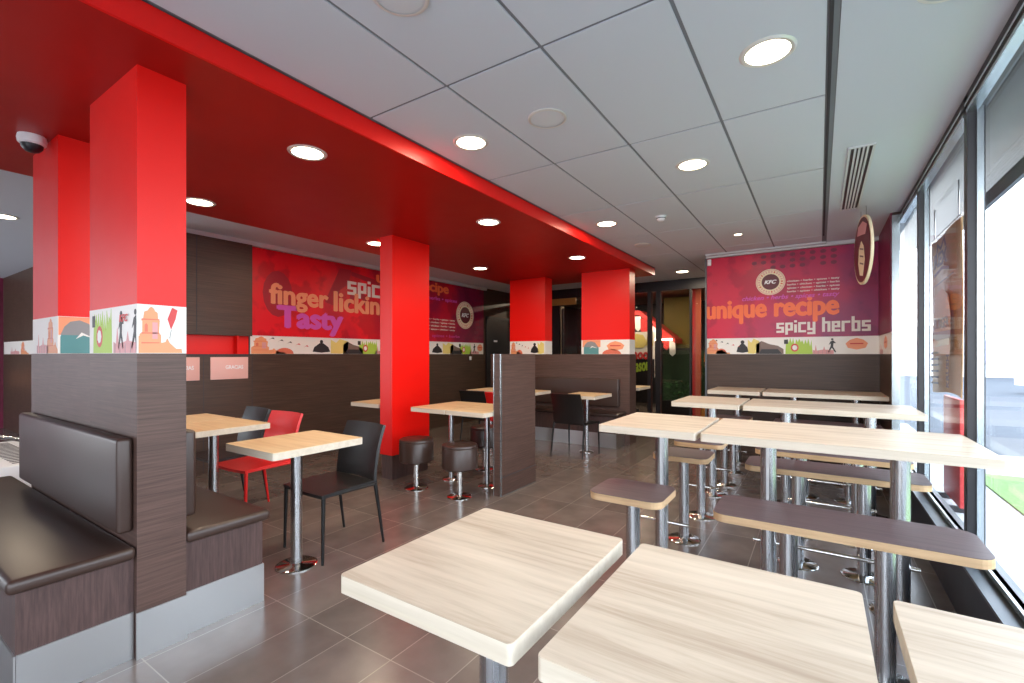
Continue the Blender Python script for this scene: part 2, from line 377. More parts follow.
# glass partition to the play room at the back
b = B(); b.box(-6.1, -1.3, 8.98, 9.08, 2.56, CEIL + .02, 'dark'); b.box(-6.1, -1.3, 8.98, 9.08, 0, .06, 'dark')
for xa, w in ((-6.1, .3), (-4.9, .2), (-3.72, .12), (-2.78, .07), (-2.62, .09), (-2.0, .03), (-1.42, .08)): b.box(xa, xa + w, 8.98, 9.08, .06, 2.56, 'dark')
o = struct(b.done('window_8'))
for xa, xb in ((-3.6, -2.78), (-2.53, -2.0), (-1.97, -1.42)):
    g = B(); g.box(xa, xb, 9.025, 9.033, .06, 2.56, 'glassd'); g.done('glass_pane', o)
b = B(); b.box(-1.3, -1.2, 7.3, 9.1, 0, CEIL, 'woodw'); struct(b.done('wall_return'))
def pulldoor(n, xa, xb, hx):
    b = B()
    for q in ((xa, xa + .07), (xb - .07, xb)): b.box(q[0], q[1], 9.0, 9.05, .08, 2.5, 'dark')
    b.box(xa, xb, 9.0, 9.05, 2.42, 2.5, 'dark'); b.box(xa, xb, 9.0, 9.05, .08, .2, 'dark')
    o = struct(b.done('door_%d' % n)); g = B(); g.box(xa + .07, xb - .07, 9.02, 9.028, .2, 2.42, 'glassd'); g.done('glass_pane', o)
    h = B(); h.tube([(hx, 8.99, 2.36), (hx, 8.9, 2.36), (hx, 8.88, 2.3), (hx, 8.88, .8), (hx, 8.9, .74), (hx, 8.99, .74)], .02, 'cream'); h.done('pull_handle', o)
pulldoor(1, -5.78, -4.92, -5.02); pulldoor(2, -4.68, -3.74, -4.6)
# service door in the left wall
b = B(); b.box(-5.9, -5.87, 7.93, 8.0, 0, 2.12, 'dark'); b.box(-5.9, -5.87, 8.85, 8.92, 0, 2.12, 'dark'); b.box(-5.9, -5.87, 7.93, 8.92, 2.1, 2.16, 'dark')
b.box(-5.9, -5.88, 8.0, 8.85, 0, 2.1, 'dark'); o = struct(b.done('door_3'))
h = B(); h.box(-5.88, -5.868, 8.2, 8.32, 1.62, 1.66, 'white'); h.done('door_sign', o)
h = B(); h.tube([(-5.88, 8.08, 1.02), (-5.83, 8.08, 1.02), (-5.83, 8.2, 1.02)], .01, 'steel'); h.done('door_handle', o)
# play room shell
b = B(); b.box(-6.4, -.2, 13.0, 13.2, 0, 2.9, 'dark'); struct(b.done('wall_play_room'))
b = B(); b.box(-6.4, -6.2, 9.2, 13, 0, 2.9, 'dark'); struct(b.done('wall_play_room_left'))
b = B(); b.box(-.4, -.2, 9.1, 13, 0, 2.9, 'dark'); b.box(-1.2, -.2, 9.0, 9.1, 0, 2.9, 'dark'); struct(b.done('wall_play_room_right'))
b = B(); b.box(-6.4, -.2, 9.1, 13.2, 2.76, 2.9, 'brown'); struct(b.done('ceiling_play_room'))

# ------------------------------------------------------------------ printed band artwork
def art(b, O, R, N, L, hgt, seed, kinds):
    rnd = random.Random(seed); U = (0, 0, 1); x = 0
    b.poly([(0, 0), (L, 0), (L, hgt), (0, hgt)], O, R, U, N, 0, .004, 'band')
    d0, d1 = .0041, .0052
    P = lambda pts, m, k=0: b.poly([(min(max(p[0], 0.002), L - .002), min(max(p[1], 0.002), hgt - .002)) for p in pts], O, R, U, N, d0 + k * .0006, d1 + k * .0006, m)
    def circ(cx, cy, r, m, k=0, n=16, sy=1): P([(cx + r * math.cos(2 * PI * i / n), cy + sy * r * math.sin(2 * PI * i / n)) for i in range(n)], m, k)
    h = hgt
    def tower(x, w):
        P([(x, 0), (x, .35 * h), (x + .02 * w, .36 * h), (x + .02 * w, .4 * h), (x + .08 * w, .42 * h), (x + .08 * w, .66 * h), (x + .05 * w, .67 * h), (x + .1 * w, .72 * h), (x + .12 * w, .85 * h), (x + .2 * w, .88 * h), (x + .23 * w, .93 * h),
           (x + .28 * w, .96 * h), (x + .34 * w, .92 * h), (x + .36 * w, .87 * h), (x + .42 * w, .84 * h), (x + .43 * w, .7 * h), (x + .47 * w, .68 * h), (x + .45 * w, .42 * h), (x + .5 * w, .38 * h), (x + .5 * w, .22 * h),
           (x + .6 * w, .24 * h), (x + .64 * w, .32 * h), (x + .7 * w, .22 * h), (x + .85 * w, .1 * h), (x + .98 * w, .1 * h), (x + w, 0)], 'orange')
        for k in (.2, .4, .68): P([(x + .06 * w, k * h), (x + .46 * w, k * h + .01 * h), (x + .46 * w, (k + .03) * h), (x + .06 * w, (k + .03) * h)], 'dorange', 1)
        P([(x + .3 * w, .3 * h), (x + .42 * w, .3 * h), (x + .42 * w, .64 * h), (x + .3 * w, .64 * h)], 'pink', 1)
        P([(x + .13 * w, .44 * h), (x + .2 * w, .44 * h), (x + .2 * w, .58 * h), (x + .165 * w, .62 * h), (x + .13 * w, .58 * h)], 'dorange', 1)
    def kite(x, w):
        P([(x, .72 * h), (x + .45 * w, .97 * h), (x + w, .92 * h), (x + .8 * w, .72 * h), (x + .35 * w, .5 * h)], 'redp')
        P([(x + .35 * w, .5 * h), (x + .2 * w, .32 * h), (x + .3 * w, .28 * h), (x + .24 * w, .32 * h), (x + .39 * w, .5 * h)], 'black')
    def walker(x, w, m='black'):
        circ(x + .5 * w, .84 * h, .06 * h, m)
        P([(x + .3 * w, .72 * h), (x + .6 * w, .78 * h), (x + .95 * w, .62 * h), (x + .65 * w, .62 * h), (x + .6 * w, .42 * h), (x + .95 * w, .12 * h), (x + .8 * w, .1 * h), (x + .45 * w, .36 * h), (x + .12 * w, .08 * h), (x, .12 * h), (x + .3 * w, .44 * h), (x + .34 * w, .6 * h), (x + .08 * w, .52 * h)], m)
    def splash(x, w, m='lime'):
        pts = [(x, 0)]; n = 9
        for i in range(n): pts += [(x + w * (i + .2) / n, h * rnd.uniform(.45, .72)), (x + w * (i + .6) / n, h * rnd.uniform(.8, .98))]
        P(pts + [(x + w, 0)], m)
        circ(x + .35 * w, .38 * h, .2 * h, 'redp', 1, sy=1.2); circ(x + .35 * w, .38 * h, .13 * h, 'band', 2, 7, sy=1.2)
        P([(x - .05 * w, .6 * h), (x + .1 * w, .6 * h), (x + .1 * w, .86 * h), (x - .05 * w, .86 * h)], 'black', 1)
    def dome(x, w):
        P([(x, 0), (x, .45 * h), (x + .1 * w, .7 * h), (x + .25 * w, .85 * h), (x + .5 * w, .9 * h), (x + .75 * w, .8 * h), (x + w, .45 * h), (x + w, 0)], 'teal')
        P([(x, .5 * h), (x + .1 * w, .72 * h), (x + .25 * w, .86 * h), (x + .5 * w, .91 * h), (x + .75 * w, .82 * h), (x + w, .46 * h), (x + .6 * w, .5 * h)], 'grey', 1)
        P([(x + .4 * w, .4 * h), (x + .55 * w, .58 * h), (x + .95 * w, .4 * h), (x + .6 * w, .5 * h)], 'band', 2)
    def buddha(x, w):
        circ(x + .5 * w, .75 * h, .11 * h, 'black'); P([(x, .14 * h), (x + .1 * w, .42 * h), (x + .4 * w, .66 * h), (x + .6 * w, .66 * h), (x + .9 * w, .42 * h), (x + w, .14 * h), (x + .5 * w, .08 * h)], 'black')
    def skyline(x, w):
        P([(x, 0), (x, .25 * h), (x + .1 * w, .2 * h), (x + .15 * w, .55 * h), (x + .2 * w, .2 * h), (x + .5 * w, .26 * h), (x + .55 * w, .45 * h), (x + .6 * w, .26 * h), (x + w, .22 * h), (x + w, 0)], 'pink')
        for k in range(5): P([(x + w * (k + .3) / 5, 0), (x + w * (k + .36) / 5, 0), (x + w * (k + .36) / 5, .22 * h), (x + w * (k + .3) / 5, .22 * h)], 'grey', 1)
    def mountain(x, w):
        P([(x, 0), (x, .6 * h), (x + .2 * w, .8 * h), (x + .5 * w, .6 * h), (x + .8 * w, .5 * h), (x + w, .3 * h), (x + w, 0)], 'brown')
        P([(x + .1 * w, 0), (x + .2 * w, .3 * h), (x + .8 * w, .3 * h), (x + .95 * w, 0)], 'black', 1)
    def birds(x, w):
        for k in range(5):
            cx, cy = x + w * (k + .5) / 5, h * (.85 - .1 * k)
            P([(cx - .06 * w, cy - .06 * h), (cx + .03 * w, cy + .08 * h), (cx + .07 * w, cy - .03 * h), (cx, cy + .01 * h)], 'redp' if k > 2 else 'black')
    def hill(x, w): P([(x + w * (.5 - .5 * math.cos(PI * i / 10)), .34 * h * math.sin(PI * i / 10) + .002) for i in range(11)], 'dorange')
    def bowl(x, w):
        P([(x, .6 * h), (x + .1 * w, .35 * h), (x + .5 * w, .25 * h), (x + .9 * w, .35 * h), (x + w, .6 * h), (x + .8 * w, .8 * h), (x + .5 * w, .9 * h), (x + .2 * w, .8 * h)], 'peach')
        P([(x + .2 * w, .55 * h), (x + .8 * w, .55 * h), (x + .8 * w, .62 * h), (x + .2 * w, .62 * h)], 'redp', 1)
    def sky(x, w): P([(x, .5 * h), (x + w, .5 * h), (x + w, h), (x, h)], 'peach')
    F = dict(tower=tower, kite=kite, walker=walker, splash=splash, dome=dome, buddha=buddha, skyline=skyline, mountain=mountain, birds=birds, hill=hill, bowl=bowl, sky=sky,
             yellow=lambda x, w: P([(x, .05 * h), (x, .9 * h), (x + .3 * w, .7 * h), (x + .5 * w, .95 * h), (x + w, .8 * h), (x + w, .1 * h), (x + .5 * w, 0.02 * h)], 'yellow'))
    for k, x, w in kinds: F[k](x, w)
    return b

GL = dict(s=['111', '100', '111', '001', '111'], p=['111', '101', '101', '111', '100', '100'], i=['1', '0', '1', '1', '1', '1'], c=['111', '100', '100', '100', '111'],
          y=['101', '101', '101', '111', '001', '111'], h=['100', '100', '111', '101', '101', '101', '101'], e=['111', '101', '111', '100', '111'], r=['111', '100', '100', '100', '100'],
          b=['100', '100', '111', '101', '101', '101', '111'])
def blocks(body, O, R, N, w, h, parent):
    """square block lettering, h = height of the small letters"""
    tot = sum(2 if ch == ' ' else len(GL[ch][0]) + .55 for ch in body) - .55; u = w / tot; v = h / 5; x = 0; b = B()
    for ch in body:
        if ch == ' ': x += 2 * u; continue
        g = GL[ch]; n = len(g[0]); low = {'p': -1, 'y': -1}.get(ch, 0)
        for r, row in enumerate(g):
            top = (len(g) - r) + low
            k = 0
            while k < n:
                if row[k] == '1':
                    e = k
                    while e < n and row[e] == '1': e += 1
                    x0, x1 = x + k * u - .04 * u, x + e * u + .04 * u; z0, z1 = (top - 1) * v - .02 * v, top * v + .02 * v
                    b.poly([(x0, z0), (x1, z0), (x1, z1), (x0, z1)], O, R, (0, 0, 1), N, .0003, .002, 'offw'); k = e
                else: k += 1
        x += (n + .55) * u
    b.done('lettering', parent)
# ------------------------------------------------------------------ murals on the walls
t = thing('wall_mural', 'long red to purple printed mural reading finger lickin and Tasty on the wall', 'mural', (-5.898, 3.03, 0))
b = B(); b.box(0, .012, 0, 4.81, 1.59, 2.69, 'muralL')
def silhouette(b):
    O = (.012, 0, 0); U = (0, 0, 1); R = (0, 1, 0); N = (1, 0, 0)
    P = lambda pts: b.poly(pts, O, R, U, N, 0, .0012, 'shade')
    P([(.36 + .2 * math.cos(a * PI / 8), 2.14 + .3 * math.sin(a * PI / 8)) for a in range(16)])
    P([(1.05, 2.1), (1.3, 2.62), (1.5, 2.62), (1.45, 2.4), (1.3, 2.3), (1.2, 2.06)])
    P([(1.5, 2.6), (2.05, 2.52), (2.1, 2.47), (1.9, 2.46), (1.5, 2.54)])
    P([(1.4, 2.0), (1.5, 2.28), (1.64, 2.34), (1.78, 2.25), (1.8, 2.0), (1.7, 2.2), (1.55, 2.2)])
silhouette(b)
for i in range(9):
    for j in range(4):
        if random.random() < .7: b.box(.012, .013, 4.5 + j * .07, 4.55 + j * .07, 1.66 + i * .11, 1.72 + i * .11, 'plum')
b.done('printed_panel', t)
K = dict(R=YP, U=Z, N=XP, parent=t)
def ltext(s, name, m, y, z, w, h, **k): return text(s, name, m, (.0125, y - 3.03, z), YP, Z, XP, w, h, t, **k)
ltext('finger', 'lettering', 'peach', 3.27, 1.92, .87, .36, bold=.04)
ltext('lickin', 'lettering', 'peach', 4.22, 1.975, .85, .3, bold=.04)
ltext('Tasty', 'lettering', 'purple', 3.37, 1.61, 1.02, .39, bold=.055)
blocks('spicy', (.0125, 4.46 - 3.03, 2.25), YP, XP, .8, .2, t)
ltext('unique recipe', 'lettering', 'flame', 5.0, 2.44, 1.74, .23, bold=.05)
ltext('chicken • herbs • spices', 'lettering', 'purple', 5.6, 2.33, 1.38, .085)
for k in range(4): ltext(['chicken • herbs • spices • tasty', 'herbs • chicken • spices • herbs', 'spices • chicken • herbs • spices', 'herbs • spices • chicken • tasty'][k], 'lettering', 'offw', 6.02, 1.98 - k * .062, .9, .034)
ltext('spices • herbs', 'lettering', 'magenta', 6.28, 1.655, .78, .07)
def seal(parent, O, R, N, r):
    b = B(); U = (0, 0, 1); n = 36
    circ = lambda rr: [(rr * math.cos(2 * PI * i / n), rr * math.sin(2 * PI * i / n)) for i in range(n)]
    b.poly(circ(r), O, R, U, N, 0, .002, 'cream'); b.poly(circ(r * .95), O, R, U, N, .002, .003, 'pink')
    b.poly(circ(r * .9), O, R, U, N, .003, .004, 'cream'); b.poly(circ(r * .6), O, R, U, N, .004, .005, 'maroon')
    for i in range(26):
        a = 2 * PI * i / 26; ca, sa = math.cos(a), math.sin(a)
        q = [(.70, -.045), (.84, -.045), (.84, .045), (.70, .045)]
        b.poly([(r * (u * ca - v * sa), r * (u * sa + v * ca)) for u, v in q if True], O, R, U, N, .004, .005, 'pink' if i % 5 else 'redp')
    b.done('seal_emblem', parent)
    OO = Vector(O) - Vector(R) * r * .42 - Z * r * .15 + Vector(N) * .005
    text('KFC', 'lettering', 'white', OO, R, Z, N, r * .84, r * .3, parent, bold=.05, shear=.3)
seal(t, (.0125, 7.23 - 3.03, 2.13), YP, XP, .27)
b = B(); q = []
x0 = 0
for rep in range(2):
    s0 = rep * 2.4
    q += [('tower', s0 + .02, .45), ('hill', s0 + .33, .25), ('birds', s0 + .22, .6), ('buddha', s0 + .86, .28), ('yellow', s0 + 1.15, .3), ('mountain', s0 + 1.36, .36), ('splash', s0 + 1.64, .36), ('skyline', s0 + 1.96, .3), ('walker', s0 + 2.06, .1), ('bowl', s0 + 2.2, .19)]
art(b, (0, 0, WT + .002), YP, XP, 4.81, .232, 3, q); b.done('picture_band', t)
b = B(); b.box(0, .02, -.012, 0, 0.0, 2.69, 'frame'); b.done('edge_strip', t)

t = thing('wall_mural', 'crimson printed mural reading unique recipe and spicy herbs above the back right tables', 'mural', (-1.33, 7.048, 0))
b = B(); b.box(0, 1.93, -.012, 0, 1.575, 2.70, 'muralR')
for i in range(9):
    for j in range(3):
        if random.random() < .8: b.poly([(.6 + i * .11 + .034 * math.cos(a * PI / 4), 2.5 + j * .075 + .026 * math.sin(a * PI / 4)) for a in range(8)], (0, -.012, 0), XP, Z, -YP, 0, .001, 'plum')
b.done('printed_panel', t)
b = B(); b.box(1.918, 1.93, -1.148, -.012, 1.575, CEIL - .002, 'plum'); b.done('side_panel', t)
def rtext(s, m, x, z, w, h, **k): return text(s, 'lettering', m, (x + 1.33, -.0125, z), XP, Z, -YP, w, h, t, **k)
rtext('unique recipe', 'flame', -1.345, 1.765, 1.555, .33, bold=.05)
blocks('spicy herbs', (-.47 + 1.33, -.0125, 1.635), XP, -YP, .985, .13, t)
rtext('chicken • herbs • spices • tasty', 'purple', -.88, 2.06, 1.09, .075, shear=.3)
for k in range(4): rtext(['chicken • herbs • spices • tasty', 'herbs • chicken • spices • herbs', 'spices • chicken • herbs • spices', 'herbs • spices • chicken • tasty'][k], 'offw', -.35, 2.285 - k * .045, .56, .03)
seal(t, (.79, -.0125, 2.31), XP, -YP, .172)
b = B(); art(b, (0, -.0, WT), XP, -YP, 1.925, .22, 5, [('tower', .0, .3), ('hill', .12, .14), ('birds', .08, .36), ('buddha', .38, .15), ('yellow', .52, .14), ('mountain', .62, .32), ('splash', .96, .3), ('skyline', 1.26, .22), ('walker', 1.42, .09), ('bowl', 1.6, .22)])
b.done('picture_band', t)
b = B(); art(b, (1.93, 0, WT), -YP, -XP, 1.148, .22, 6, [('skyline', .1, .3), ('bowl', .5, .3)]); b.done('picture_band', t)
b = B(); b.box(-.02, 0, -.03, 0, 0, 2.7, 'frame'); b.done('edge_strip', t)
b = B(); b.box(0.01, .06, -.04, -.012, 2.6, 2.69, 'white', .006); tag(b.done('motion_sensor', None, (-1.33, 7.048, 0)), 'small white motion sensor at the top left corner of the crimson mural', 'sensor')

# far alcove print and poster
t = thing('picture_strip', 'white printed picture strip along the shaded alcove wall at far left', 'picture', (-12.4, 1.998, 0))
b = B(); art(b, (0, 0, WT), XP, -YP, 6.3, .22, 8, [('skyline', .5, .6), ('tower', 1.2, .5), ('splash', 2, .5), ('walker', 2.8, .1), ('skyline', 3.2, .6)]); b.done('printed_strip', t)
t = thing('wall_poster', 'dark red poster with a pale slanted photo on the far left wall', 'poster', (-12.498, 0, 0))
b = B(); b.box(0, .01, .4, 1.95, .3, 2.5, 'maroon'); b.done('poster_sheet', t)
b = B(); b.poly([(.5, 1.1), (1.75, 1.1), (1.86, 1.3), (1.3, 1.9), (.5, 2.1)], (.01, 0, 0), YP, Z, XP, 0, .002, 'brown'); b.poly([(.5, .8), (1.8, .75), (1.8, 1.05), (.5, 1.05)], (.01, 0, 0), YP, Z, XP, 0, .002, 'peach'); b.done('photo_print', t)

# ------------------------------------------------------------------ tray return cabinet
t = thing('tray_return_cabinet', 'dark wood tray return cabinet with a red slot and pink flaps behind the booth', 'cabinet', (-5.9, 1.98, 0))
b = B(); b.box(0, .1, .02, 1.035, 1.575, 2.69, 'woodw'); b.box(.1, .101, .42, .428, 1.58, 2.69, 'darkgap'); b.done('upper_panel', t)
b = B(); b.box(0, .012, .02, 1.035, WT, 1.575, 'red'); b.box(0, .1, .86, .875, WT, 1.575, 'red'); b.box(0, .1, .02, 1.035, WT - .02, WT, 'darkgap'); b.done('red_niche', t)
b = B(); b.box(0, .1, .02, 1.035, 0, WT - .02, 'woodw')
for y in (.49, .02, 1.03): b.box(.1, .101, y, y + .006, 0, 1.33, 'darkgap')
b.done('lower_body', t)
for k, y in enumerate((.03, .56)):
    b = B(); b.box(.1, .114, y, y + .42, 1.06, 1.32, 'flap', .004); f = b.done('flap_door', t)
    text('GRACIAS', 'lettering', 'white', (.1145, y + .16, 1.18), YP, Z, XP, .2, .045, f, bold=.03)
for z, y in ((.55, .1), (.55, .2)):
    b = B(); b.box(.1, .108, y, y + .07, z - .06, z, 'white'); b.done('notice_plate', t)
b = B(); b.box(-5.885, -5.87, 7.36, 7.42, 1.24, 1.31, 'white', .004); tag(b.done('light_switch'), 'small white switch plate below the end of the finger lickin mural', 'switch')

# ------------------------------------------------------------------ pillars
def pillar(label, x0, x1, y0, y1, artf, artr, wood=True, kick=None):
    t = thing('square_pillar', label, 'pillar', (x0, y0, 0)); w, d = x1 - x0, y1 - y0
    if wood:
        b = B(); b.box(0, w, 0, d, BT, SOF, 'red'); b.done('red_shaft', t)
        b = B(); b.box(.003, w - .003, .003, d - .003, WT, BT, 'band')
        art(b, (0, .003, WT), XP, -YP, w, BT - WT, 11, artf); art(b, (w - .003, 0, WT), YP, XP, d, BT - WT, 12, artr); b.done('picture_band', t)
        b = B(); b.box(0, w, 0, d, 0 if not kick else .0, WT, 'wood'); b.done('wood_cladding', t)
        if kick:
            b = B(); b.box(w, w + .006, -.003, d + .003, 0, .205, 'steelp'); b.done('kick_plate', t)
    else:
        b = B(); b.box(0, w, 0, d, .26, SOF, 'red'); b.done('red_shaft', t)
        b = B(); b.box(.012, w - .012, .012, d - .012, 0, .26, 'woodv'); b.done('dark_plinth', t)
    return t
pz = pillar('red pillar nearest the camera with a printed orange tower band and steel foot', -3.14, -2.52, .808, 1.0,
       [('splash', .06, .26), ('skyline', .34, .32), ('walker', .56, .09), ('walker', .40, .07)], [('tower', .005, .17), ('kite', .115, .04)], True, True)
text('KFC', 'lettering', 'redp', (.43, -.0055, BT - .075), XP, Z, -YP, .1, .035, pz, bold=.02, shear=.2)
pillar('red pillar beside the white camera dome, behind the nearest pillar', -4.25, -3.71, .812, 1.0,
       [('skyline', .1, .25), ('tower', .33, .25)], [('sky', 0, .19), ('dome', .01, .17)])
pillar('plain red pillar reaching the floor, beside the round stools', -4.02, -3.83, 3.47, 4.04, [], [], False)
pillar('red pillar with printed band, standing nearer the left mural in the far booth', -4.5, -3.8, 6.76, 7.0, [('tower', .02, .2), ('hill', .14, .12), ('birds', .1, .3), ('buddha', .42, .16), ('yellow', .56, .12)], [])
pillar('red pillar with printed band, standing nearer the glass doors in the far booth', -3.14, -2.36, 6.76, 7.0, [('sky', .02, .3), ('dome', .04, .25), ('hill', .35, .3), ('bowl', .42, .28)], [])

# ------------------------------------------------------------------ partitions
def partition(label, x0, x1, y0, y1, kick=None, endstrip=False, panel=False):
    t = thing('booth_partition', label, 'partition', (x0, y0, 0)); w, d = x1 - x0, y1 - y0
    b = B(); b.box(0, w, 0, d, 0, WT, 'wood'); b.done('wood_panel', t)
    if endstrip:
        b = B(); b.box(-.001, .008, -.004, 0, 0, WT, 'framel'); b.box(w - .008, w + .003, -.004, .012, 0, WT, 'framel'); b.done('corner_strip', t)
    if panel:
        b = B(); b.box(w, w + .006, .012, d, .0, .185, 'wood'); b.box(w + .006, w + .008, 0, d, .178, .184, 'frame'); b.box(w, w + .01, 0, d, 0, .008, 'framel'); b.done('plinth_panel', t)
    return t
partition('long dark wood partition between the two brown leather benches', -4.27, -3.14, .808, 1.0)
partition('free standing dark wood partition at the end of the stool tables', -2.605, -2.52, 3.63, 4.27, endstrip=True, panel=True)
partition('dark wood partition behind the far booth bench, below two red pillars', -4.9, -2.35, 6.74, 7.02)

# ------------------------------------------------------------------ banquettes
def banquette(label, x0, x1, y0, y1, face, mt='leather', legs=False, back=True, bx=(0, 0)):
    """seat box between y0 and y1; face = -1 opens towards -y, +1 towards +y"""
    t = thing('banquette', label, 'bench', (x0, (y0 + y1) / 2, 0)); w = x1 - x0; d = (y1 - y0) / 2
    fr = face * d; bk = -face * d
    b = B(); ya, yb = sorted((bk, fr - face * .03)); b.box(.02, w - .03, ya, yb, 0, .45, 'woodv'); b.done('wood_base', t)
    b = B(); b.box(w - .03, w - .024, ya + .002, yb - .002 if face < 0 else yb, 0, .205, 'steelp'); yq = fr - face * .03
    b.box(.02, w - .024, min(yq, yq + face * .006), max(yq, yq + face * .006), 0, .205, 'steelp'); b.done('kick_plate', t)
    b = B(); ya, yb = sorted((bk, fr)); b.box(0, w + .008, ya, yb, .445, .502, mt, .022, 4); b.done('seat_cushion', t)
    if back:
        b = B(); ya, yb = sorted((bk, bk + face * .06)); b.box(bx[0], w - bx[1], ya, yb, .56, .98, mt, .018, 4); b.done('back_cushion', t)
    return t
banquette('brown leather booth bench nearest the camera, lit by the windows', -4.75, -2.52, .408, .806, -1, bx=(.5, .03))
banquette('brown leather booth bench facing the small table with a black chair', -4.9, -2.52, 1.002, 1.41, 1, bx=(.1, .04))
banquette('dark leather booth bench under the two far red pillars', -4.9, -2.4, 6.36, 6.738, -1, bx=(.1, .1))

# ------------------------------------------------------------------ tables
def table(name, label, w, d, h, loc, poles, pr=.04, base=.12, rail=None, tm='oak', group=None, th=.044, r=.012, cat='table', edge='edge', rz=0):
    t = thing(name, label, cat, loc, rz, group)
    b = B(); b.slab(w, d, h - th, h - .002, r, edge); b.done('table_edge' if cat == 'table' else 'seat_edge', t)
    b = B(); b.slab(w - .001, d - .001, h - .002, h, r, tm); b.done('table_top' if cat == 'table' else 'seat_top', t)
    for px, py in poles:
        b = B(); b.cyl((px, py), .008, h - th, pr, 'steel'); b.box(px - .1 if w > .3 else px - .05, px + .1 if w > .3 else px + .05, py - .1, py + .1, h - th - .006, h - th, 'blackm'); p = b.done('pole', t)
        b = B(); b.lathe([(0, 0), (base, 0), (base, .006), (base - .01, .012), (pr + .01, .014), (pr, .02)], 'chrome', (px, py)); b.done('base_disc', p)
    if rail:
        b = B(); xa, xb, y, z = rail; b.tube([(xa, y, z), (xb, y, z)], .011, 'chrome'); 
        for px, py in poles: b.tube([(px, py, z), (px, y, z)], .009, 'chrome')
        b.done('foot_rail', t)
    return t
# low tables near the camera
A = table('cafe_table', 'pale oak square table in front, left of the two nearest tables', .515, .61, .8, (-.745, 1.04, 0), [(0, 0)])
dup(A, (-.175, 1.04, 0), 'pale oak table in front, between the left and right nearest tables')
dup(A, (.395, 1.04, 0), 'pale oak table cut by the lower right corner of the photo')
# booth tables
T = table('booth_table', 'small oak table with a black chair beside the brown booth bench', .54, .61, .8, (-2.8, 1.735, 0), [(0, 0)], .035, .125, tm='oakw')
dup(T, (-3.96, 1.76, 0), 'small oak table in front of the red chair')
dup(T, (-4.515, 1.76, 0), 'small oak table beside the wall side of the red chair table')
# stool tables
T2 = table('stool_table', 'narrow oak table against the free standing partition, above the stools', .475, .75, .8, (-2.85, 3.86, 0), [(0, 0)], .027, .1, tm='oakw')
dup(T2, (-3.335, 3.86, 0), 'narrow oak table beside the full height red pillar, aisle side')
dup(T2, (-4.31, 3.86, 0), 'narrow oak table on the wall side of the full height red pillar')
# far booth tables
T3 = table('booth_table', 'small oak table with a black chair in front of the far booth bench', .5, .62, .8, (-2.7, 5.98, 0), [(0, 0)], .03, .1, tm='oakw')
dup(T3, (-3.68, 5.98, 0), 'oak table of the far booth, half hidden by the free standing partition')
dup(T3, (-4.35, 5.98, 0), 'oak table of the far booth, beside the red chair back')
dup(T3, (-2.72, 7.85, 0), 'oak table beyond the far booth, in front of the play room glass')
# high tables by the window
names = ['front', 'middle', 'back']
R1 = [3.12, 4.84, 6.55]
rowsD = ['high square oak table in the row nearest the camera', 'high square oak table in the middle row of high tables', 'high square oak table against the crimson mural wall']
rowsF = ['long high oak table nearest the camera, touching the window', 'long high oak table in the middle row by the window', 'long high oak table against the crimson mural wall']
D = table('high_table', rowsD[0], .58, .75, .91, (-.87, R1[0], 0), [(0, 0)], .042, .13, rail=(-.14, .17, 0, .25))
F = table('high_table', rowsF[0], 1.21, .75, .91, (.05, R1[0], 0), [(-.3, 0), (.3, 0)], .042, .13, rail=(-.38, .38, 0, .25))
for k in (1, 2): dup(D, (-.87, R1[k] - (.03 if k == 2 else 0), 0), rowsD[k]); dup(F, (.05, R1[k] - (.03 if k == 2 else 0), 0), rowsF[k])
def bench(lab, w, loc, poles, rail):
    return table('high_bench', lab, w, .34, .635, loc, poles, .036, .115, rail=rail, tm='btop', th=.036, r=.06, cat='bench', edge='bedge')
Bs = bench('short walnut topped stool bench in front of the nearest high square table', .38, (-.825, 2.42, 0), [(0, 0)], None)
Bl = bench('long walnut topped bench nearest the camera, in front of the long high table', .93, (.055, 2.43, 0), [(-.17, 0), (.17, 0)], None)
dup(Bs, (-.825, 3.53, 0), 'short walnut topped bench just behind the nearest high square table')
dup(Bl, (.055, 3.53, 0), 'long walnut topped bench just behind the nearest long high table')
Bs2 = bench('short walnut topped bench in front of the middle high square table', .38, (-.825, 4.12, 0), [(0, 0)], (-.1, .14, 0, .25))
Bl2 = bench('long walnut topped bench in front of the middle long high table', .93, (.055, 4.12, 0), [(-.17, 0), (.17, 0)], (-.26, .28, 0, .25))
dup(Bs, (-.825, 5.25, 0), 'short walnut topped bench just behind the middle high square table')
dup(Bl, (.055, 5.25, 0), 'long walnut topped bench just behind the middle long high table')
dup(Bs2, (-.825, 5.85, 0), 'short walnut topped bench in front of the back high square table')
dup(Bl2, (.055, 5.85, 0), 'long walnut topped bench in front of the back long high table')

# ------------------------------------------------------------------ stools
t = thing('round_stool', 'round brown leather stool beside the plain red pillar', 'stool', (-3.4, 3.40, 0))
b = B(); b.lathe([(0, .27), (.155, .27), (.17, .285), (.17, .468), (.166, .475), (.17, .482), (.165, .498), (.15, .506), (0, .51)], 'leather', seg=40); b.done('seat_cushion', t)
b = B(); b.cyl((0, 0), .01, .27, .03, 'chrome'); b.done('pole', t)
b = B(); b.lathe([(0, 0), (.12, 0), (.12, .005), (.11, .012), (.04, .014), (.03, .02)], 'chrome'); b.done('base_disc', t)
dup(t, (-2.85, 3.42, 0), 'round brown leather stool nearest the free standing partition, aisle side')
dup(t, (-3.3, 4.42, 0), 'round brown leather stool on the far side of the stool tables')

